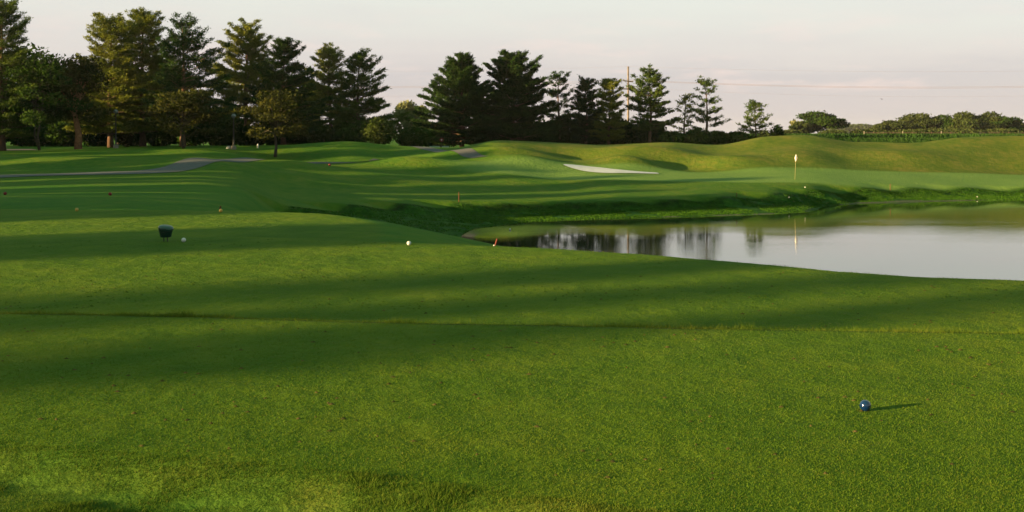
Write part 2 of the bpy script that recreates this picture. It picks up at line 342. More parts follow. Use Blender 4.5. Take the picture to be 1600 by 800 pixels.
ground = np_mesh('ground', np.stack([XX, YY, ZZ], -1).reshape(-1, 3), Q, gm, smooth=True); tag(ground, kind='structure')
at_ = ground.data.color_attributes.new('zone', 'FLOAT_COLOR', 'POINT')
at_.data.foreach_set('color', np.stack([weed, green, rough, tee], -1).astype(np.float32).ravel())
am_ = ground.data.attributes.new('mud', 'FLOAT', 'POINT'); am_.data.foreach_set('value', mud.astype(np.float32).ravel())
as_ = ground.data.attributes.new('soil_shade', 'FLOAT', 'POINT'); scarp = np.maximum(scarp, .75 * np.exp(-((poly_dist(XX, YY, T1) - .1) / .09) ** 2) * (YY > 7.9) * (YY < 12))
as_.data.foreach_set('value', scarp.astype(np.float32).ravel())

# ------------------------------------------------------------------ pond
wmat = bpy.data.materials.new('pond_water'); wmat.use_nodes = True; t = NT(wmat.node_tree)
g = t.n('ShaderNodeNewGeometry'); pos = g.outputs['Position']
p = t.n('ShaderNodeBsdfPrincipled'); p.inputs['Base Color'].default_value = (.014, .02, .008, 1); p.inputs['Roughness'].default_value = .03
p.inputs['IOR'].default_value = 1.45; p.inputs['Specular IOR Level'].default_value = .8
h = t.math('ADD', t.noise(pos, 2.2, 4, .6, sc=(.22, 1.8, 1)), t.math('ADD', t.math('MULTIPLY', t.noise(pos, .25, 3), 1.0), t.math('MULTIPLY', t.noise(pos, 7, 3, .6, sc=(.35, 1.6, 1)), .16)))
patch = t.ramp(t.noise(pos, .09, 3, sc=(.35, 1.6, 1)), [(.42, .15), (.62, 1)])
b = t.n('ShaderNodeBump'); b.inputs['Distance'].default_value = .03; t.l(t.math('MULTIPLY', patch, .10), b.inputs['Strength']); t.l(h, b.inputs['Height'])
t.l(b.outputs[0], p.inputs['Normal']); o = t.n('ShaderNodeOutputMaterial'); t.l(p.outputs[0], o.inputs[0])
xg = np.linspace(-14, 110, 63); yg = np.linspace(24, 112, 45); X_, Y_ = np.meshgrid(xg, yg); i_ = np.arange(X_.size).reshape(X_.shape)
keep = np.stack([i_[:-1, :-1], i_[:-1, 1:], i_[1:, 1:], i_[1:, :-1]], -1)
hm = H(X_, Y_); km = np.minimum.reduce([hm[:-1, :-1], hm[:-1, 1:], hm[1:, 1:], hm[1:, :-1]]) < WZ + .05
tag(np_mesh('pond_water', np.stack([X_, Y_, X_ * 0 + WZ], -1).reshape(-1, 3), keep[km].reshape(-1, 4), wmat), kind='structure')

# ------------------------------------------------------------------ cart path, bunker
def ribbon(name, ctr, width, mat, lift=.03, n=160, kerb=0):
    ctr = np.array(ctr, float); s = np.r_[0, np.cumsum(np.hypot(*np.diff(ctr, axis=0).T))]
    q = np.linspace(0, s[-1], n); x = pchip(s, ctr[:, 0], q); y = pchip(s, ctr[:, 1], q)
    dx, dy = np.gradient(x), np.gradient(y); l = np.hypot(dx, dy); nxx, nyy = -dy / l, dx / l
    m = 7; V = []
    for k in range(m):
        o = (k / (m - 1) - .5) * width; px_, py_ = x + nxx * o, y + nyy * o
        V.append(np.stack([px_, py_, H(px_, py_) + lift], -1))
    V = np.array(V).transpose(1, 0, 2).reshape(-1, 3); ii = np.arange(n * m).reshape(n, m)
    Fq = np.stack([ii[:-1, :-1], ii[:-1, 1:], ii[1:, 1:], ii[1:, :-1]], -1).reshape(-1, 4)
    return np_mesh(name, V, Fq, mat, smooth=True)
asph = simple_mat('asphalt', (.062, .064, .070), .9, .2, .15, 3)
def C2(px, d):
    d = D(d, px); return ((px - 800) / F * d, d)
tag(ribbon('cart_path', [C2(-400, 66), C2(-150, 69), C2(0, 72.0), C2(120, 74.5), C2(220, 76.2), C2(270, 79.2), C2(310, 83.2), C2(345, 86.8), C2(380, 91), C2(430, 96), C2(500, 98.5), C2(560, 99.0), C2(590, 101), C2(605, 104)], 2.7, asph), kind='structure')
tag(ribbon('cart_path', [C2(752, 104.6), C2(738, 106.0), C2(724, 107.8), C2(700, 110.0), C2(672, 113.0), C2(640, 118), C2(600, 126)], 1.6, asph), kind='structure')
tag(ribbon('car_park', [C2(-320, 108), C2(-100, 108), C2(40, 108.5), C2(56, 109)], 4.5, simple_mat('car_park_paving', (.12, .11, .11), .9, .2, .1, 2)), kind='structure')
sand = simple_mat('sand', (.36, .38, .42), .95, .1, .1, 2)
# bunker outline in plan, draped just above the ground, with a turf lip behind
bo = [(880, 101.6), (900, 100.2), (925, 98.9), (950, 98.3), (985, 98.7), (1030, 99.4), (1024, 100.4), (995, 100.5), (965, 101.0), (935, 101.8), (905, 102.2)]
bp = np.array([C2(a, b_) for a, b_ in bo]); k = len(bp)
fine = np.array([pchip(np.arange(-3, k + 4), np.take(bp[:, j], np.arange(-3, k + 4) % k), np.linspace(0, k, 90, endpoint=False)) for j in (0, 1)]).T
cx_, cy_ = fine.mean(0); rings = [np.stack([cx_ + (fine[:, 0] - cx_) * s, cy_ + (fine[:, 1] - cy_) * s], -1) for s in (1, .8, .6, .4, .2, .02)]
V = np.concatenate([np.stack([r[:, 0], r[:, 1], H(r[:, 0], r[:, 1]) + .05], -1) for r in rings]); n = 90
Fq = np.array([(i * n + j, i * n + (j + 1) % n, (i + 1) * n + (j + 1) % n, (i + 1) * n + j) for i in range(5) for j in range(n)])
tag(np_mesh('sand_bunker', V, Fq[:, ::-1], sand, smooth=True), kind='structure')

# ------------------------------------------------------------------ grass blades near the camera
def tri_mesh_attr(o, zone):
    a = o.data.color_attributes.new('zone', 'FLOAT_COLOR', 'POINT'); a.data.foreach_set('color', zone.astype(np.float32).ravel())
bm_ = bpy.data.materials.new('grass_blade'); bm_.use_nodes = True; t = NT(bm_.node_tree)
g = t.n('ShaderNodeNewGeometry'); c, za, f = grass_color(t, g.outputs['Position'])
rnd = t.n('ShaderNodeNewGeometry').outputs['Random Per Island']
c = t.mix(t.ramp(rnd, [(.88, 0), (.94, .6)]), c, (.15, .13, .04)); c = t.mix(t.math('MULTIPLY', rnd, .4), c, (.078, .108, .010))
d = t.n('ShaderNodeBsdfDiffuse'); t.l(c, d.inputs[0]); tr = t.n('ShaderNodeBsdfTranslucent'); t.l(c, tr.inputs[0])
mx = t.n('ShaderNodeMixShader'); mx.inputs[0].default_value = .3; t.l(d.outputs[0], mx.inputs[1]); t.l(tr.outputs[0], mx.inputs[2])
o = t.n('ShaderNodeOutputMaterial'); t.l(mx.outputs[0], o.inputs[0])
def blades(name, x, y, hgt, wid, lean, zone, mat=bm_):
    n = len(x); z = H(x, y) - .003; a = rng.uniform(0, 2 * np.pi, n); la = rng.uniform(0, 2 * np.pi, n)
    hh = hgt * rng.uniform(.5, 1.25, n); ww = wid * rng.uniform(.7, 1.3, n); ln = hh * lean * rng.uniform(.2, 1, n)
    V = np.empty((n, 3, 3)); V[:, 0] = np.stack([x - ww * np.cos(a), y - ww * np.sin(a), z], -1); V[:, 1] = np.stack([x + ww * np.cos(a), y + ww * np.sin(a), z], -1)
    V[:, 2] = np.stack([x + ln * np.cos(la), y + ln * np.sin(la), z + hh], -1)
    o = np_mesh(name, V.reshape(-1, 3), np.arange(3 * n).reshape(-1, 3), mat); tri_mesh_attr(o, np.repeat(zone, 3, 0)); return o
def wedge(n, d0, d1, c0=-60, c1=1660, pw=1.0):
    u = rng.uniform(0, 1, n); d = 1 / (1 / d0 + (1 / d1 - 1 / d0) * u ** pw); c = rng.uniform(c0, c1, n); return (c - 800) / F * d, d
xa, ya = wedge(420000, 4.3, 19.5); pd = np.minimum.reduce([poly_dist(xa, ya, T1), poly_dist(xa, ya, T2), poly_dist(xa, ya, T3)])
mown = pd < 0; xm, ym = xa[mown], ya[mown]; sc = 1 + ym / 14
zn = np.zeros((len(xm), 4)); zn[:, 3] = 1
tag(blades('tee_grass', xm, ym, .009 * (1 + ym * .02), .0016 * sc * 1.2, .9, zn), kind='stuff', label='short mown grass blades covering the near tee', cat='grass')
xr, yr = xa[~mown], ya[~mown]
x2, y2 = wedge(90000, 4.1, 6.4, -60, 1300); k2 = poly_dist(x2, y2, T1) > -.02; x2, y2 = x2[k2], y2[k2]
t_ = rng.uniform(0, 1, 60000); x3 = -6.5 + 13 * t_; y3 = 9.97 + .3 - (x3 + 4.65) * .1107 + rng.normal(0, .14, 60000)
k3 = (poly_dist(x3, y3, T1) > 0); x3, y3 = x3[k3], y3[k3]
isrim = np.r_[np.zeros(len(xr) + len(x2)), np.ones(len(x3))]; xr, yr = np.r_[xr, x2, x3], np.r_[yr, y2, y3]; zn = np.zeros((len(xr), 4)); zn[:, 2] = .5
tuft = np.clip((fbm(xr * 3, yr * 3, 31, 3) - .3) * 3, .35, 1.5)
tag(blades('rough_grass', xr, yr, (.030 + .035 * isrim) * tuft, .0020, 1.1, zn), kind='stuff', label='longer rough grass fringing the tee and filling the dip beyond it', cat='grass')

# bank weeds
n = 90000; cw = rng.uniform(430, 1640, n); ew = np.interp(cw, *EDGE); shw = np.where(cw < 700, 44, np.interp(cw, *SHORE) + .3); dw = shw + (ew - .2 - shw) * rng.uniform(0, 1, n) ** .8
xw = (cw - 800) / F * dw; yw = dw; nn = fbm(xw / 1.6, yw / 1.6, 41, 3); kk = nn > .3; xw, yw, nn = xw[kk], yw[kk], nn[kk]
zn = np.zeros((len(xw), 4)); zn[:, 0] = 1
wl = leaf_mat('weed_leaf', (.014, .048, .006), (.050, .115, .012), 2.0, .2)
tag(blades('bank_weeds', xw, yw, .035 + .05 * fbm(xw * 1.5, yw * 1.5, 47, 2), .035, 1.2, zn, wl), kind='stuff', label='low leafy weeds covering the bank of the pond', cat='weeds')

# divots
def clods(name, n, d0, d1, pw, rad, hgt, mat, label):
    xd, yd = wedge(n, d0, d1, -20, 1620, pw); k_ = poly_dist(xd, yd, T1) < -.1; k_ |= poly_dist(xd, yd, T2) < -.2; k_ |= poly_dist(xd, yd, T3) < -.3
    k_ &= fbm(xd / 1.1, yd / 1.1, 91, 3) > rng.uniform(.36, .56, n)
    xd, yd = xd[k_], yd[k_]; V = []; Fd = []
    for i in range(len(xd)):
        r = random.uniform(*rad) * (1 + yd[i] * .03); a0 = random.random() * 6.28; z = h1(xd[i], yd[i]); b_ = len(V)
        for kx in range(6):
            rr = r * random.uniform(.5, 1.2); a = a0 + kx * 1.047; V.append((xd[i] + 1.6 * rr * math.cos(a), yd[i] + rr * math.sin(a), z - .002))
        V.append((xd[i], yd[i], z + random.uniform(*hgt)))
        Fd += [(b_ + kx, b_ + (kx + 1) % 6, b_ + 6) for kx in range(6)]
    tag(np_mesh(name, V, Fd, mat), kind='stuff', label=label, cat='divots')
clods('divots', 420, 5.2, 18.5, .8, (.006, .016), (.008, .014), leaf_mat('divot_turf', (.020, .030, .008), (.095, .075, .03), 3, .05), 'small torn divots and dead clippings strewn on the tees')
clods('turf_tufts', 1500, 11, 19, 1, (.005, .014), (.008, .018), leaf_mat('tuft_turf', (.030, .060, .010), (.06, .10, .014), 3, .2), 'little upturned tufts pitting the mown tees')

# ------------------------------------------------------------------ trees
bark = simple_mat('bark', (.05, .042, .032), .9, .1, .4, 6, bump=.6)
barkR = simple_mat('pine_bark', (.08, .05, .034), .9, .1, .35, 5, bump=.6)
pineA = leaf_mat('pine_needles', (.020, .044, .011), (.072, .102, .018))
pineB = leaf_mat('yellowish_pine_needles', (.048, .074, .012), (.140, .150, .022))
pineC = leaf_mat('dark_pine_needles', (.008, .024, .008), (.032, .062, .014))
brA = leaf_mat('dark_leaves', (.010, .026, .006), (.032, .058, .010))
brB = leaf_mat('olive_leaves', (.013, .022, .006), (.050, .050, .012))
brC = leaf_mat('mid_green_leaves', (.020, .036, .010), (.050, .062, .020))
brD = leaf_mat('pale_leaves', (.10, .115, .045), (.19, .20, .09))

def tris(cen, size, aspect, orient=None, jit=1.0):
    """leaf triangles at cen (n,3)"""
    n = len(cen); d = rng.normal(size=(n, 3))
    if orient is not None: d = orient + jit * .6 * d
    d /= np.linalg.norm(d, axis=1)[:, None]; u = rng.normal(size=(n, 3)); s = np.cross(d, u); s /= np.linalg.norm(s, axis=1)[:, None]
    L = size * rng.uniform(.6, 1.3, (n, 1)); V = np.empty((n, 3, 3))
    V[:, 0] = cen - s * L * aspect - d * L * .4; V[:, 1] = cen + s * L * aspect - d * L * .4; V[:, 2] = cen + d * L * .8
    return V

def pine(px, d, ytop, half, label, mat, dens=1.0, base_frac=.16, plates=.5, lean=0, pw=.75, group='pines on the far side of the course', leafsize=None, world=None, htop=None, bottom_w=.75, name='pine_tree', cat='pine tree', ybase=None, gap=0, side=0):
    if world is None: x, y, z = at(px, d); Ht = (CZ - (ytop - HZ) * d / F) - z; R = half * d / F * 1.3
    else: x, y = world; z = h1(x, y); Ht = htop; R = half; d = math.hypot(x, y)
    root = empty(name, (x, y, z - .05), label, cat, group)
    ls = leafsize or max(.17, .0017 * max(d, 100))
    mb = MB(); tx = lambda q: (lean * q * Ht * .5 + .1 * math.sin(q * 7 + px), .06 * math.sin(q * 5), q * Ht)
    r0 = .022 * Ht + .03; mb.tube([tx(q) for q in np.linspace(0, .985, 12)], [r0 * (1 - .93 * q) * (1.25 if q == 0 else 1) for q in np.linspace(0, .985, 12)], 8)
    cen = []; ori = []; nw = max(8, int(Ht * (1 - base_frac) / (.62 + .25 * plates)))
    for i in range(nw):
        q0 = base_frac + (1 - base_frac) * (i + .3) / nw; prof = (1 - ((q0 - base_frac) / (1.03 - base_frac))) ** pw
        low = min(1, bottom_w + (q0 - base_frac) * 2.2); nb = int(random.uniform(5, 8))
        a0 = random.random() * 6.28; rr = random.uniform(.72, 1.12)
        for b in range(nb):
            a = a0 + b * 6.283 / nb + random.uniform(-.35, .35)
            if random.random() < gap: continue
            L = R * prof * low * rr * random.uniform(.6, 1.12) * (1 + side * math.cos(a)) + .25
            q = min(.985, q0 + random.uniform(-.3, .3) / nw); o0 = np.array(tx(q)); up = .12 + .75 * q ** 2
            dirv = np.array([math.cos(a), math.sin(a), 0]); m = 6
            pts = [o0 + dirv * L * s + np.array([0, 0, L * (up * s * .5 + up * .5 * s * s) - .03 * L * s]) for s in np.linspace(0, 1, m)]
            mb.tube(pts[:-1], np.linspace(max(.02, .012 * L + .01), .01, m - 1), 4, cap=False)
            nt = int(max(4, 8.5 * L) * dens)
            per = np.array([-math.sin(a), math.cos(a), 0])
            for s in np.random.default_rng(random.randrange(10 ** 9)).uniform(.28, 1.05, nt):
                wid = .34 * L * min(1, 1.5 * (1.12 - s)) * random.uniform(-1, 1)
                pcen = o0 + dirv * L * s + per * wid + np.array([0, 0, L * (up * s * .5 + up * .5 * s * s) + random.uniform(-.05, .16) + .04 * abs(wid)])
                cen.append(pcen); ori.append(dirv * .8 + per * np.sign(wid) * .5 + np.array([0, 0, .75]))
    for k in range(int(14 * dens)):
        q = random.uniform(.9, 1.02); cen.append(np.array(tx(min(q, 1.0))) + np.array([random.gauss(0, .12), random.gauss(0, .12), 0])); ori.append((0, 0, 1.))
    cen = np.array(cen); ori = np.array(ori); k = 9 if world else 13
    cc_ = np.repeat(cen, k, 0) + rng.normal(0, 1, (len(cen) * k, 3)) * np.array([.17, .17, .085]) * (ls / .24 if world else 1); oo = np.repeat(ori, k, 0)
    V = tris(cc_, ls, .22, oo, 1.1)
    mb.build('trunk', barkR, root, True)
    np_mesh('crown', V.reshape(-1, 3), np.arange(len(V) * 3).reshape(-1, 3), mat, root)
    return root

def broad(px, d, ytop, half, label, mat, trunk_y=None, nl=5200, clumps=9, cat='tree', name='leafy_tree', group=None, base=.3, irr=0, world=None, htop=None, lean=0, tr=1.0, ls=None, flat=1.0, multi=1, bark_=None):
    if world is None: x, y, z = at(px, d); Ht = (CZ - (ytop - HZ) * d / F) - z; R = half * d / F * 1.2
    else: x, y = world; z = h1(x, y); Ht = htop; R = half
    root = empty(name, (x, y, z - .05), label, cat, group); ls = ls or max(.16, .0018 * d)
    ch = Ht * (1 - base); cz = Ht * base + ch * .5; cl = []
    for k in range(clumps):
        a = random.random() * 6.28; zz = random.uniform(-.75, .8) * (1 if k else 0); rr = math.sqrt(max(0, 1 - zz * zz)) * random.uniform(.4, .95) * (1 if k else 0)
        cl.append((rr * R * math.cos(a), rr * R * math.sin(a), cz + zz * ch * .5 * random.uniform(.6, .85), R * random.uniform(.2, .42), ch * .5 * random.uniform(.16, .36)))
    if irr:
        cl = [(math.cos(a) * R * q, math.sin(a) * R * q, Ht * base + ch * zf, R * random.uniform(.18, .36), ch * random.uniform(.06, .13)) for a, q, zf in ((random.random() * 6.28, random.uniform(.25, .95) * (1 - .6 * zf), zf) for zf in np.linspace(.08, .88, 22))]
    cl.append((0, 0, cz + .05 * ch, R * (.3 if irr else .5), ch * (.22 if irr else .3))); cl.append((random.uniform(-.2, .2) * R, 0, Ht - ch * .2, R * .42, ch * .2))
    wts = np.array([c[3] * c[3] * c[4] for c in cl]) ** .66; wts /= wts.sum(); pick = rng.choice(len(cl), nl, p=wts); A = np.array(cl)[pick]
    dr = rng.normal(size=(nl, 3)); dr /= np.linalg.norm(dr, axis=1)[:, None]; rad = rng.uniform(.55, 1.0, (nl, 1)) ** .5 * (1 + .16 * rng.normal(size=(nl, 1)))
    cen = A[:, :3] + dr * rad * A[:, [3, 3, 4]]; cen[:, 0] += lean * cen[:, 2]; cen = cen[cen[:, 2] > Ht * base * .55 + .02]
    V = tris(cen, ls * 1.25, .42)
    mb = MB(); r0 = (.02 * Ht + .035) * tr
    for s in range(multi):
        ang = s * 2.4 + px; sp = (.22 if multi > 1 else 0) * Ht * .35
        top = np.array([lean * cz + sp * math.cos(ang), sp * math.sin(ang), Ht * (base + .25)])
        mb.tube([(0, 0, 0), top * (.3, .3, .3) + (.04 * Ht * math.sin(px), 0, 0), top * (.65, .65, .65), top], [r0 * 1.3 / multi ** .5, r0 / multi ** .5, r0 * .75 / multi ** .5, r0 * .4], 8)
        for c_ in cl[s::multi]:
            st = top * random.uniform(.62, .95); en = np.array(c_[:3]) + (lean * c_[2], 0, 0); mb.tube([st, (st + en) / 2 + (0, 0, .05 * Ht), en], [r0 * .35, r0 * .22, r0 * .08], 5, cap=False)
    mb.build('trunk', bark_ or bark, root, True)
    np_mesh('crown', V.reshape(-1, 3), np.arange(len(V) * 3).reshape(-1, 3), mat, root)
    return root

def shrub(px, d, ytop, half, label, mat, group='dark shrubs under the trees', nl=2600, ls=None, name='shrub', cat='shrub', world=None, htop=None):
    if world is None: x, y, z = at(px, d); Ht = (CZ - (ytop - HZ) * d / F) - z; R = half * d / F
    else: x, y = world; z = h1(x, y); Ht = htop; R = half
    root = empty(name, (x, y, z - .03), label, cat, group); ls = ls or max(.14, .0015 * d); cl = []
    for k in range(8):
        a = random.random() * 6.28; r = random.uniform(.2, .62); cl.append((r * R * math.cos(a), r * R * math.sin(a), Ht * random.uniform(.3, .7), R * random.uniform(.3, .45), Ht * random.uniform(.22, .34)))
    cl.append((0, 0, Ht * .5, R * .85, Ht * .48)); A = np.array(cl)[rng.choice(len(cl), nl, p=np.array([.075] * 8 + [.4]))]
    dr = rng.normal(size=(nl, 3)); dr /= np.linalg.norm(dr, axis=1)[:, None]
    cen = A[:, :3] + dr * rng.uniform(.6, 1.06, (nl, 1)) * A[:, [3, 3, 4]]; cen[:, 2] = np.abs(cen[:, 2]) + .02
    V = tris(cen, ls * 1.2, .45); mb = MB()
    for k in range(6):
        a = k * 1.05; e_ = np.array([math.cos(a) * R * .5, math.sin(a) * R * .5, Ht * .7]); mb.tube([(0, 0, 0), e_ * .5, e_], [.05, .035, .012], 5, cap=False)
    mb.build('stem', bark, root, True); np_mesh('crown', V.reshape(-1, 3), np.arange(len(V) * 3).reshape(-1, 3), mat, root); return root

GL = 'trees of the grove on the left'
# left grove
pine(2, 106, 8, 72, 'tall broad dark pine at the far left edge of the photo', pineA, 2.2, .08, .4, pw=.6, group=GL, bottom_w=.9)
broad(62, 105, 82, 58, 'dark tree forking low into thin grey stems beside the leaning orange trunk', brA, group=GL, irr=1, multi=3, base=.28, nl=6500, tr=.7)
lo = broad(122, 108, 88, 60, 'tree with a thick leaning orange-lit trunk and amber olive crown', brB, group=GL, irr=1, base=.3, nl=7500, lean=-.07, tr=1.5, bark_=simple_mat('orange_lit_bark', (.20, .10, .055), .9, .1, .4, 4, bump=.6))  # orange sunlight on the trunk is put into its bark colour
pine(172, 118, 32, 60, 'yellow-green pine with blunt top, left of the tallest one in the grove', pineB, 2.1, .10, .4, pw=.55, group=GL, bottom_w=1)
pine(222, 122, 20, 66, 'tallest yellow-green pine rising behind the black lamp post', pineB, 2.1, .10, .4, pw=.65, group=GL, bottom_w=1)
pine(286, 116, 36, 62, 'dark pine with flat separate layers reaching out to the right', pineC, 1.6, .16, 1.0, pw=.6, group=GL, side=.2, bottom_w=.95)
broad(287, 105, 138, 60, 'small olive brown tree in front of the layered dark pine', brB, group=GL, irr=1, base=.24, nl=4200, tr=.8)
pine(385, 130, 42, 60, 'bright yellow-green pine with ragged top above the concrete lamp base', pineB, 1.8, .24, .6, pw=.62, group=GL, bottom_w=.9)
pine(442, 123, 66, 60, 'dark dense pine close against the right side of the bright ragged pine', pineC, 2.4, .08, .5, pw=.75, group=GL, bottom_w=1)
broad(430, 103, 140, 56, 'small olive tree with slim grey trunk standing on the turf before the dark dense pine', brB, group=GL, irr=1, base=.3, nl=3800, tr=.8)
pine(515, 136, 75, 44, 'pale airy yellow-green pine, left of a twin pair behind the grassy mound', pineB, 1.5, .14, .7, pw=.6, group=GL, bottom_w=.9)
pine(560, 132, 84, 52, 'pine with dark flat layers, right of a twin pair behind the grassy mound', pineA, 1.7, .12, .9, pw=.68, group=GL, side=.2, bottom_w=1)
shrub(590, 117, 181, 32, 'big round olive green bush at the right foot of the grove', leaf_mat('olive_bush_leaves', (.018, .036, .009), (.055, .074, .017)), group=GL, nl=4500)
shrub(645, 124, 197, 34, 'low dark green bush right of the big round olive bush', brA, group=GL, nl=4000)
broad(642, 160, 158, 30, 'pale leafy tree showing between the round bush and the big dark pines', brD, group=GL, base=.2)
# big dark pair and the thinning row
GM = 'row of pines thinning out to the right'
pine(722, 148, 88, 76, 'massive dark pine, left one of the dense pair behind the central mound', pineC, 3.0, .05, .3, pw=.8, group=GM, bottom_w=1.1)
pine(802, 151, 88, 68, 'massive dark pine, right one of the dense pair behind the central mound', pineC, 3.0, .05, .3, pw=.7, group=GM, bottom_w=1.1)
pine(873, 158, 118, 24, 'slender open dark pine just right of the massive pair', pineC, .7, .3, .9, pw=.45, group=GM)
pine(916, 156, 127, 28, 'dense dark pine between the slender one and the olive one', pineC, 1.6, .1, .5, pw=.6, group=GM)
pine(952, 154, 126, 25, 'olive green pine directly left of the utility pole', pineB, 1.3, .15, .5, pw=.55, group=GM)
pine(1016, 153, 112, 33, 'spreading green pine directly right of the utility pole', pineA, 1.2, .22, .8, pw=.5, group=GM, gap=.1)
pine(1070, 158, 148, 18, 'thin see-through pine, smaller left one of the loose pair on the hedge', pineB, .5, .22, 1.2, pw=.45, group=GM, gap=.35)
pine(1104, 155, 127, 30, 'open pine with gappy branches, taller right one of the loose pair on the hedge', pineA, .6, .2, 1.3, pw=.45, group=GM, gap=.3)
pine(1180, 150, 160, 27, 'little lone pine standing at the left end of the corn field', pineA, .6, .12, .9, pw=.6, group=GM, gap=.15)
# shadowed backdrop trees and shrubs within the grove
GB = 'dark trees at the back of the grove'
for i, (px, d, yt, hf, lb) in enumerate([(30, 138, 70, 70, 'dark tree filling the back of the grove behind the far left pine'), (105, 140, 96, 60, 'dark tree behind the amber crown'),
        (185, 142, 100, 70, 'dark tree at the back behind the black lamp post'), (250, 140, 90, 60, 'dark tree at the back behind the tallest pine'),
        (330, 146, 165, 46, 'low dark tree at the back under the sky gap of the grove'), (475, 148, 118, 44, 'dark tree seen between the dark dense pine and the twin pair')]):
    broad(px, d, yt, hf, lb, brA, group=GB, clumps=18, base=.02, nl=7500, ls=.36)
GS = 'dark shrubs under the grove'
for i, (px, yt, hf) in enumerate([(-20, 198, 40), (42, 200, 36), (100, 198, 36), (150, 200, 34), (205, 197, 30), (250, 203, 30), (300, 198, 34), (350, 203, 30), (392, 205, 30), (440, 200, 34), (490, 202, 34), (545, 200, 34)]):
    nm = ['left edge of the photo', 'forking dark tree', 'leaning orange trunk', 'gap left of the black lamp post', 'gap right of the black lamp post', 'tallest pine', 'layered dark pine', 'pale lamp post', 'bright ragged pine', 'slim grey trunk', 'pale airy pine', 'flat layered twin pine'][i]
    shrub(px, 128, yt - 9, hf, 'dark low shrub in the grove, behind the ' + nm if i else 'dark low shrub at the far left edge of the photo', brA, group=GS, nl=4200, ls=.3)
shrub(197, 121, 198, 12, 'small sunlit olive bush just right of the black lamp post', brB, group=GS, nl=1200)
GR = 'shrubs along the back of the course'
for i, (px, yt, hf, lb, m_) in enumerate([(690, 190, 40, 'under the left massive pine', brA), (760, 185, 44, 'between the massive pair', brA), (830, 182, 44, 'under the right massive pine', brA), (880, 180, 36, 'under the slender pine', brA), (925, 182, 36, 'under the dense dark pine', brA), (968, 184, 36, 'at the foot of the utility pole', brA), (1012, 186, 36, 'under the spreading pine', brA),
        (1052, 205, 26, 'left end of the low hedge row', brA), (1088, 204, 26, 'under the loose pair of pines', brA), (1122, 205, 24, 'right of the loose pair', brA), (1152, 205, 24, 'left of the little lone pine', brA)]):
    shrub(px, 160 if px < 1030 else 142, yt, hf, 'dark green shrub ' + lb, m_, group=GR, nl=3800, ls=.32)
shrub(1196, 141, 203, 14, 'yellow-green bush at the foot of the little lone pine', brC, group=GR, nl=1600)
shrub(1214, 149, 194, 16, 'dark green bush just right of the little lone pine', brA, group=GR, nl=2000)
# far trees behind the corn
GF = 'far trees beyond the corn field'
broad(1278, 350, 174, 36, 'large round dark green tree alone beyond the corn', brA, group=GF, clumps=16, base=.04, nl=8000, ls=.48)
broad(1252, 345, 190, 18, 'low olive tree at the left foot of the large round one', brC, group=GF, clumps=7, base=.05, nl=2400, ls=.6)
broad(1241, 360, 186, 7, 'thin pale tree peeking out left of the large round one', brD, group=GF, clumps=5, base=.2, nl=350, ls=.5)
fars = [(1388, 190, 18, brC, 'small rounded tree at the left end of the far wood'), (1418, 180, 24, brC, 'olive tree with two humps in the left part of the far wood'), (1445, 179, 20, brC, 'olive crown just before the dip in the far wood'),
        (1480, 181, 20, brA, 'bluish dark tree right after the dip in the far wood'), (1512, 177, 24, brC, 'tall pale-topped tree in the middle of the far wood'), (1541, 177, 24, brC, 'broad olive tree right of the middle of the far wood'),
        (1568, 184, 20, brA, 'dark tree near the right end of the far wood'), (1588, 192, 12, brC, 'ragged low tree ending the far wood on the right'), (1460, 188, 14, brA, 'low dark tree filling the dip in the far wood')]
for px, yt, hf, m_, lb in fars: broad(px, 372 + (px % 7) * 3, yt - 2, hf * 1.25, lb, m_, group=GF, clumps=16, base=0.0, nl=7000, ls=.48)
for px, yt, hf, lb in [(1232, 203, 24, 'left of the large round tree'), (1300, 203, 26, 'below the large round tree'), (1345, 202, 18, 'right of the large round tree'), (1372, 203, 20, 'below the left end of the far wood'), (1430, 201, 40, 'below the two-humped tree of the far wood'), (1500, 200, 44, 'below the middle of the far wood'), (1565, 201, 36, 'below the right end of the far wood')]:
    shrub(px, 335, yt, hf, 'low green bush beyond the corn, ' + lb, brC, group='bushes beyond the corn field', nl=1600, ls=.5)
# hazy treeline on the horizon
nl = 9000; xh = rng.uniform(420, 560, nl); yh = 1450 + rng.uniform(-20, 20, nl); top = 5 + 6 * fbm(xh / 22, yh * 0, 55, 3) * np.clip((xh - 400) / 60, 0, 1)
V = tris(np.stack([xh, yh, .3 + rng.uniform(0, 1, nl) ** .6 * top * 1.5], -1), 2.2, .5)
tag(np_mesh('far_wood', V.reshape(-1, 3), np.arange(nl * 3).reshape(-1, 3), leaf_mat('far_wood_leaves', (.02, .036, .012), (.045, .06, .02), .05, .1)), kind='stuff', label='hazy bluish wood on the horizon between the round tree and the far wood', cat='wood')

# corn
n = 46000; xc = 33 + rng.uniform(0, 1, n) * 110; yc = 141 + (xc - 33) * .02 + rng.integers(0, 26, n) ** 1.35 * .9 + rng.normal(0, .08, n)
hc = 1.75 + .16 * fbm(xc / 5, yc / 5, 61, 3); zc = H(xc, yc); zz = rng.uniform(.05, 1.0, n) ** .6
V = tris(np.stack([xc + rng.normal(0, .15, n), yc, zc + zz * hc], -1), .36, .14, np.stack([rng.normal(0, .8, n), rng.normal(0, .8, n), np.full(n, .9)], -1), .6)
tag(np_mesh('corn', V.reshape(-1, 3), np.arange(n * 3).reshape(-1, 3), leaf_mat('corn_leaves', (.012, .036, .008), (.035, .072, .016), .4, .3)), kind='stuff', label='field of tall green corn behind the right mounds', cat='corn')
n = 30000; xc = rng.uniform(33, 230, n); yc = rng.uniform(165, 325, n)
V = tris(np.stack([xc, yc, xc * 0 + 1.12 + rng.normal(0, .07, n)], -1), .55, .3, np.tile((0, 0, 1.), (n, 1)), .9)
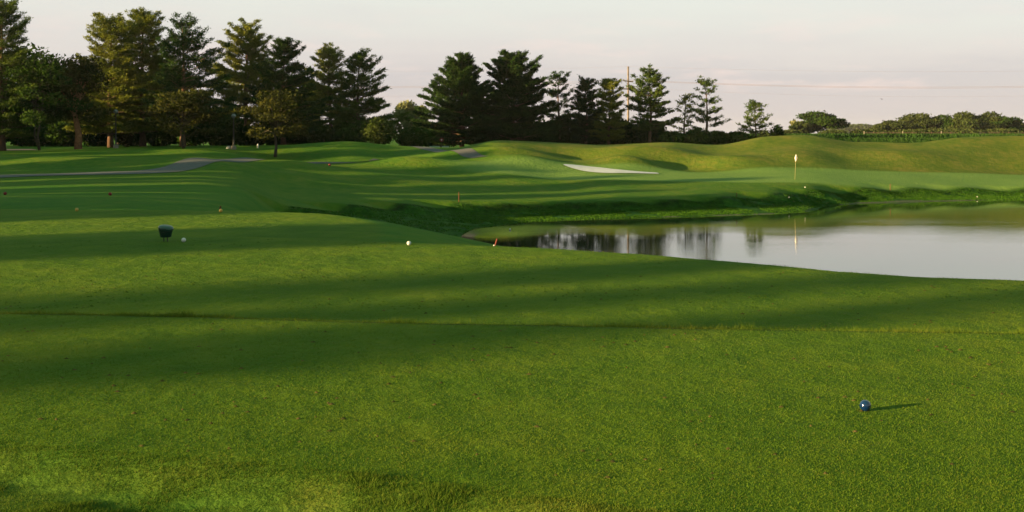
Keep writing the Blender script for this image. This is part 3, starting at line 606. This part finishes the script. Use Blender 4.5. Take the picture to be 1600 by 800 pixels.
tag(np_mesh('corn_tops', V.reshape(-1, 3), np.arange(n * 3).reshape(-1, 3), bpy.data.materials['corn_leaves']), kind='stuff', label='pale tops of the corn further back in the field', cat='corn')

# trees out of the picture on the left: they throw the long shadows over the tees and the fairway
def off(u, tc, hgt, r, fn=0):
    x, y = tc * sx - u * sy, tc * sy + u * sx
    if fn: return pine(0, 0, 0, r, 'tall pine beyond the left edge of the view shading the fairway', pineC, 1.7, .12, .3, pw=.5, world=(x, y), htop=hgt, group='trees left of the view', leafsize=.36, bottom_w=1)
    return broad(int(u), 0, 0, r, 'broad tree beyond the left edge of the view shading the tees', brA, world=(x, y), htop=hgt, group='trees left of the view', ls=.36, clumps=14, base=.15, nl=4200)
def offp(u, tc, hgt, r, dens, gap=.1):
    x, y = tc * sx - u * sy, tc * sy + u * sx
    return pine(0, 0, 0, r, 'slim pine beyond the left edge of the view laying a thin shadow over the tees', pineC, dens, .1, .8, pw=.5, world=(x, y), htop=hgt, group='slim pines left of the view', leafsize=.3, bottom_w=1, gap=gap)
offp(12.4, -60, 12.1, 1.0, 1.5); offp(10.3, -64, 13.2, .8, 1.0, .2); offp(8.4, -66, 12.9, .7, 1.1, .15); off(19.6, -58, 14.2, 2.4); off(22.2, -62, 13.7, 2.2, 1); offp(17.4, -70, 13.6, .7, .8)
u = 30.5; k = 0
while u < 152:
    near = 62 < u < 84 or u < 56
    off(u, -46 + 4 * math.sin(u), (12.4 if near and u > 56 else 12.0 if near else 13.0 if 95 < u < 104 else 11.2 if u < 95 else 11.7) + .6 * math.sin(u * 1.7), 3.0 + .4 * math.sin(u * 2.3), k % 2); u += random.uniform(4.4, 5.6) if near else random.uniform(5.6, 8.4); k += 1

# ------------------------------------------------------------------ objects
metal = simple_mat('painted_black_metal', (.02, .022, .02), .5, .4, .1)
conc = simple_mat('concrete', (.16, .14, .12), .9, .2, .12)
glass = simple_mat('frosted_globe', (.12, .13, .13), .25, .5, .05)
def lamp_post(px, d, ytop, label):
    x, y, z = at(px, d); Ht = zp(ytop, d) - z; r = empty('lamp_post', (x, y, z), label, 'lamp post', 'lamp posts in the grove')
    m = MB(); m.lathe([(.26, -.1), (.26, .28), (.2, .36), (.1, .38)], 16); m.build('concrete_base', conc, r)
    m = MB(); m.lathe([(.1, .36), (.1, .5), (.07, .6), (.05, Ht - .55), (.09, Ht - .5), (.09, Ht - .42)], 12); m.build('post', metal, r, True)
    m = MB(); m.lathe([(.08, Ht - .42), (.19, Ht - .34), (.24, Ht - .2), (.19, Ht - .07), (.1, Ht - .02)], 16); m.build('lamp_globe', glass, r, True)
    m = MB(); m.lathe([(.14, Ht - .05), (.1, Ht), (.02, Ht + .05)], 12); m.build('cap', metal, r, True); return r
lamp_post(181, 110, 171, 'slim black lamp post right of the leaning orange trunk')
lamp_post(365, 108, 178, 'slim lamp post on a pale concrete base under the bright ragged pine')

red = simple_mat('red_paint', (.13, .012, .010), .6, .3, .15); redd = simple_mat('faded_red_paint', (.085, .016, .010), .7, .2, .2)
white = simple_mat('white_paint', (.42, .43, .42), .5, .4, .03); yellow = simple_mat('yellow_paint', (.34, .22, .04), .5, .4, .05)
def stake(px, d, hgt, lean, label, wd=.022):
    d = D(d, px); x, y, z = at(px, d); r = empty('hazard_stake', (x, y, z), label, 'stake', 'red hazard stakes round the pond')
    ax = np.array([lean * hgt, 0, hgt]); m = MB(); m.tube([(0, 0, -.05), tuple(ax * .97)], wd, 4); m.build('shaft', redd, r)
    m = MB(); m.tube([tuple(ax * .97), tuple(ax * 1.04)], [wd, .006], 4); m.build('point', redd, r); return r
stake(341, 31.3, .30, .22, 'dark red stake leaning right behind the yellow marker'); s_ = stake(772, 17.4, .115, .42, 'short red stake leaning right at the rim of the tee above the pond', .012)
m = MB(); m.lathe([(.016, -.01), (.015, .012), (.008, .022)], 8); m.build('white_foot', white, s_)
stake(717, 73.4, .68, 0, 'upright red stake on the bank edge in mid fairway'); stake(1151, 79.5, .34, 0, 'small red stake right of centre on the bank edge'); stake(1391, 86.6, .55, 0, 'pale red stake on the bank right of the flag')

def marker(px, d, r_, mat, label, fl=1.0, group='tee markers'):
    x, y, z = at(px, d); r = empty('tee_marker', (x, y, z), label, 'tee marker', group); r['group'] = group
    m = MB(); m.lathe([(r_ * math.sin(a) + 1e-4, r_ * .95 - r_ * fl * math.cos(a)) for a in np.linspace(0, math.pi, 25)], 32); m.build('ball', mat, r, True)
    m = MB(); m.lathe([(.006, -.04), (.006, .012)], 8); m.build('spike', metal, r); return r
blue = bpy.data.materials.new('blue_glossy_paint'); blue.use_nodes = True; t = NT(blue.node_tree)
p = t.n('ShaderNodeBsdfPrincipled'); p.inputs['Roughness'].default_value = .16; p.inputs['Coat Weight'].default_value = .5; p.inputs['Coat Roughness'].default_value = .05
t.l(t.ramp(t.noise(t.n('ShaderNodeTexCoord').outputs['Object'], 30, 3), [(.3, (.001, .010, .042)), (.7, (.002, .014, .058))]), p.inputs['Base Color'])
o = t.n('ShaderNodeOutputMaterial'); t.l(p.outputs[0], o.inputs[0])
marker(1352, 6.5, .033, blue, 'glossy blue ball marker with long shadow on the near tee')
marker(287, 17.75, .036, white, 'white ball marker on the grass beside the green bucket')
marker(639, 17.35, .034, white, 'white ball marker alone near the rim of the tee, left of the leaning stake')
marker(120, 28.3, .045, yellow, 'yellow ball marker on the far tee, left one'); marker(345, 27.8, .045, yellow, 'yellow ball marker just in front of the dark red stake')
for px, d, lb in [(8, 45, 'at the left edge of the photo'), (172, 43, 'between the yellow markers, further back'), (515, 93.2, 'on the low rise before the mound')]:
    marker(px, d, .07 if d < 60 else .11, red, 'tiny red ball marker ' + lb)

# green sand bucket on a little stand
x, y, z = at(259, 17.85); bk = empty('sand_bucket', (x, y, z), 'dark green lidded bucket on two short legs on the tee, beside a white marker', 'bucket')
gp = simple_mat('dark_green_plastic', (.010, .050, .036), .4, .4, .15, 20); gd = simple_mat('darker_green_plastic', (.006, .028, .02), .5, .3, .15, 20)
n_ = lambda r, zz: (r, zz)
m = MB(); m.lathe([(.078, .072), (.086, .078), (.112, .205), (.114, .21), (.104, .205), (.08, .085)], 28); m.build('pail', gd, bk, True)
m = MB(); m.lathe([(.118, .0), (.122, .02), (.120, .034), (.104, .052), (.06, .064), (.012, .068)], 28)
lid = m.build('lid', gp, bk, True); lid.location = (0, 0, .2); lid.rotation_euler = (math.radians(6), math.radians(9), 0)
for a in (-.03, .028):
    m = MB(); m.tube([(a, 0, -.02), (a, 0, .08)], .009, 6); m.build('leg', metal, bk)
m = MB(); m.tube([(-.114, 0, .2)] + [(.12 * math.cos(q), -.02 - .10 * math.sin(q), .2 - .04 * math.sin(q)) for q in np.linspace(math.pi * .95, .05 * math.pi, 9)] + [(.114, 0, .2)], .003, 5); m.build('handle', metal, bk)
m = MB(); m.box(-.05, .05, -.125, -.118, .2, .222); m.build('lid_latch', gd, bk)

# flag
x, y, z = at(1242, D(92, 1242)); fl = empty('golf_flag', (x, y, z), 'white flag hanging on a yellow flagstick in the putting green', 'flag')
m = MB(); m.tube([(0, 0, -.1), (.04, 0, 1.0), (.10, 0, 2.12)], [.017, .015, .012], 8); m.build('flagstick', simple_mat('yellow_stick', (.20, .18, .08), .5, .3, .05), fl, True)
V = []; Fs = []; nu, nv = 9, 8
for i in range(nu):
    for j in range(nv):
        s = i / (nu - 1); q = j / (nv - 1); wd = .05 + .15 * math.sin(math.pi * min(1, s * 1.15 + .05)) ; zz = 2.1 - .56 * s
        V.append((.09 - .03 * s + (q - .42) * wd * 1.05, .06 * math.sin(q * 9 + s * 2) - .02, zz))
for i in range(nu - 1):
    for j in range(nv - 1): Fs.append((i * nv + j, i * nv + j + 1, (i + 1) * nv + j + 1, (i + 1) * nv + j))
m = MB(); m.add(V, Fs); m.build('cloth', simple_mat('white_cloth', (.5, .48, .46), .8, .1, .02), fl, True)
m = MB(); m.lathe([(.02, 2.12), (.022, 2.14), (.004, 2.16)], 8, (.10, 0, 0)); m.build('finial', white, fl)
fringe = MB(); fringe.tube([(.20, -.0, 2.02), (.23, 0, 1.85), (.20, 0, 1.66)], .018, 5); fringe.build('red_fringe', red, fl)  # colour fringe of the lens, added as a red tube beside the cloth

# pale stones / stray balls on the bank
for px, d, r_, lb in [(1258, 85.4, .05, 'pale stray ball on the bank just right below the flag'), (1233, 81.8, .05, 'pale stray ball lower on the bank left below the flag'), (797, 63.6, .05, 'pale stray ball in the weeds above the water left of centre'), (1527, 86.6, .05, 'pale stray ball at the waterline near the right edge')]:
    d = D(d, px); x, y, z = at(px, d); z = max(z, WZ + .01); m = MB(); m.lathe([(r_ * math.sin(a) + 1e-4, r_ * .8 - r_ * math.cos(a)) for a in np.linspace(0, math.pi, 13)], 16)
    o = m.build('practice_ball', white, None, True); o.location = (x, y, z); tag(o, lb, 'ball', 'stray balls on the bank')

# utility poles and wires
wood = simple_mat('weathered_pole_wood', (.12, .10, .09), .85, .15, .25, 3); wirem = simple_mat('wire', (.22, .15, .13), .6, .3, .05)
ptop = zp(104, 190); polX = [(-82, 190), (20.1, 190), (124, 190)]
plab = ['tall wooden utility pole hidden in the grove on the left', 'tall wooden utility pole with two crossarms between two pines', 'tall wooden utility pole beyond the right edge of the view']
for (x, y), lb in zip(polX, plab):
    z = h1(x, y); r = empty('utility_pole', (x, y, z), lb, 'utility pole', 'poles of the power line'); Hp = ptop - z
    m = MB(); m.tube([(0, 0, -.2), (0, 0, Hp)], [.21, .15], 10); m.build('shaft', wood, r, True)
    for zz, w0, tl in ((zp(127, 190) - z, .85, -.12), (zp(139, 190) - z, 1.15, 0)):
        m = MB(); m.tube([(-w0, -.2, zz - tl * w0), (w0, -.2, zz + tl * w0)], .10, 4); a = m.build('crossarm', simple_mat('dark_arm_wood', (.05, .04, .03), .85, .1), r)
        for s in (-1, 0, 1):
            if s == 0: continue
            m = MB(); m.lathe([(.04, 0), (.07, .05), (.04, .1), (.06, .15), (.02, .2)], 8, (s * w0 * .9, -.2, zz + tl * w0 * s + .06)); m.build('insulator', glass, a)
    m = MB(); m.tube([(-.6, -.17, zp(127, 190) - z), (0, -.15, zp(133, 190) - z)], .03, 4); m.build('brace', metal, r)
wl_ = ['thin top wire strung from the pole tip', 'upper power wire of the sagging pair right of the pole', 'lower power wire of the sagging pair right of the pole', 'faint lowest wire running level above the far trees']
for (dx, dy, zt, sag), lb in zip([(0, 0, ptop + .02, .9), (-.75, -.2, zp(127, 190) + .3, 1.3), (.75, -.2, zp(127, 190) + .1, 1.3), (1.0, -.2, zp(139, 190) + .25, 1.6)], wl_):
    m = MB()
    for k in range(2):
        (x0, y0), (x1, y1) = polX[k], polX[k + 1]; q = np.linspace(0, 1, 40)
        m.tube([(x0 + dx + (x1 - x0) * s, y0 + dy, zt - 4 * sag * s * (1 - s)) for s in q], .015 if sag == 1.3 else .007, 4)
    o = m.build('power_wire', wirem); tag(o, lb, 'wire', 'wires of the power line')

# small things at the back of the course
x, y, z = at(690, 140); r = empty('round_sign', (x, y, z), 'small round red sign with pale centre on a post under the left massive pine', 'sign')
zz = zp(218.5, 140) - z; m = MB(); m.tube([(0, 0, -.1), (0, 0, zz + .45)], .03, 6); m.build('post', metal, r)
def disc(rad, yy, dep, mat, nm):
    m = MB(); b = 24; m.add([(rad * math.cos(2 * math.pi * k / b), yy, zz + rad * math.sin(2 * math.pi * k / b)) for k in range(b)] + [(rad * math.cos(2 * math.pi * k / b), yy + dep, zz + rad * math.sin(2 * math.pi * k / b)) for k in range(b)],
        [tuple(range(b)), tuple(range(2 * b - 1, b - 1, -1))] + [(k, b + k, b + (k + 1) % b, (k + 1) % b) for k in range(b)]); return m.build(nm, mat, r)
disc(.26, -.06, .02, red, 'disc'); disc(.1, -.065, .004, white, 'pale_centre')
bench_m = simple_mat('pale_green_paint', (.20, .27, .24), .6, .3, .1)
for px, w_, lb in [(679, .62, 'pale green bench, left one of two under the massive pines'), (696, .42, 'smaller pale green bench, right one of two under the massive pines')]:
    x, y, _ = at(px, 130); zt = zp(228.5, 130); zb = h1(x, 130); hh = max(.75, zt - zb); r = empty('park_bench', (x, 130, zt - hh), lb, 'bench', 'benches under the pines')
    m = MB(); [m.box(-w_ * 1.0, w_ * 1.0, q, q + .09, hh * .5, hh * .5 + .03) for q in (-.3, -.18, -.06)]; m.build('seat', bench_m, r)
    m = MB(); [m.box(-w_, w_, .05, .08, q, q + .08) for q in (hh * .66, hh * .8, hh * .92)]; m.build('backrest', bench_m, r)
    for s in (-1, 1):
        m = MB(); m.box(s * w_ * .9 - .03, s * w_ * .9 + .03, -.28, -.22, 0, hh * .5); m.box(s * w_ * .9 - .03, s * w_ * .9 + .03, .082, .12, 0, hh); m.build('leg', bench_m, r)
x, y, z = at(403, 110); m = MB(); m.lathe([(.09, -.05), (.09, .36), (.06, .42), (.01, .44)], 12); o = m.build('short_post', white, None, True); o.location = (x, y, z); tag(o, 'short white post on the turf left of the slim grey trunk', 'post')
x, y, z = at(358, 110); m = MB(); m.lathe([(.30, -.05), (.31, .08), (.25, .22), (.13, .3), (.01, .33)], 14, ax=(1, .8)); o = m.build('utility_dome', simple_mat('grey_plastic', (.06, .075, .08), .6, .3), None, True); o.location = (x, y, z); tag(o, 'small grey dome on the ground beside the lamp with concrete base', 'cover')

# wooden fence far behind the corn
r = empty('wooden_fence', ((1350 - 800) / F * 330, 330, .3), 'long low brown rail fence beyond the corn, below the far wood', 'fence'); fm = simple_mat('brown_fence_wood', (.07, .05, .04), .9, .1, .2)
pm = simple_mat('pale_fence_post', (.2, .18, .16), .9, .1, .1)
for q in (.9, 1.35):
    m = MB(); m.box(0, 50, -.04, .04, q, q + .16); m.build('rail', fm, r)
for k in range(18):
    m = MB(); m.box(k * 2.9 - .11, k * 2.9 + .11, -.15, -.045, -.2, 1.75 if k % 4 else 1.95); m.build('post', pm if k % 4 == 0 else fm, r)

# bird
m = MB(); m.lathe([(.004, -.09), (.03, -.04), (.035, .02), (.012, .09)], 8)
m.add([(0, 0, .05), (0, 0, -.03), (.13, .06, .0), (.26, .02, -.03)], [(0, 1, 2), (0, 2, 3)]); m.add([(0, 0, .05), (0, 0, -.03), (-.13, .06, .0), (-.26, .02, -.03)], [(0, 2, 1), (0, 3, 2)])
o = m.build('flying_bird', simple_mat('dark_feathers', (.04, .04, .04), .8, .1)); o.location = ((1378 - 800) / F * 120, 120, zp(155, 120)); o.rotation_euler = (math.radians(75), .3, .6)
tag(o, 'tiny dark bird flying in the open sky right of the power pole', 'bird')

# evening haze over the whole course
hx = MB(); hx.box(-1900, 1900, -300, 3400, -8, 40)
hm_ = bpy.data.materials.new('haze_air'); hm_.use_nodes = True; t = NT(hm_.node_tree)
pv = t.n('ShaderNodeVolumePrincipled'); pv.inputs['Density'].default_value = .00005; pv.inputs['Color'].default_value = (.88, .88, .95, 1); pv.inputs['Anisotropy'].default_value = .2
o = t.n('ShaderNodeOutputMaterial'); t.l(pv.outputs[0], o.inputs['Volume']); tag(hx.build('haze', hm_), kind='stuff', label='thin evening haze in the air', cat='haze')
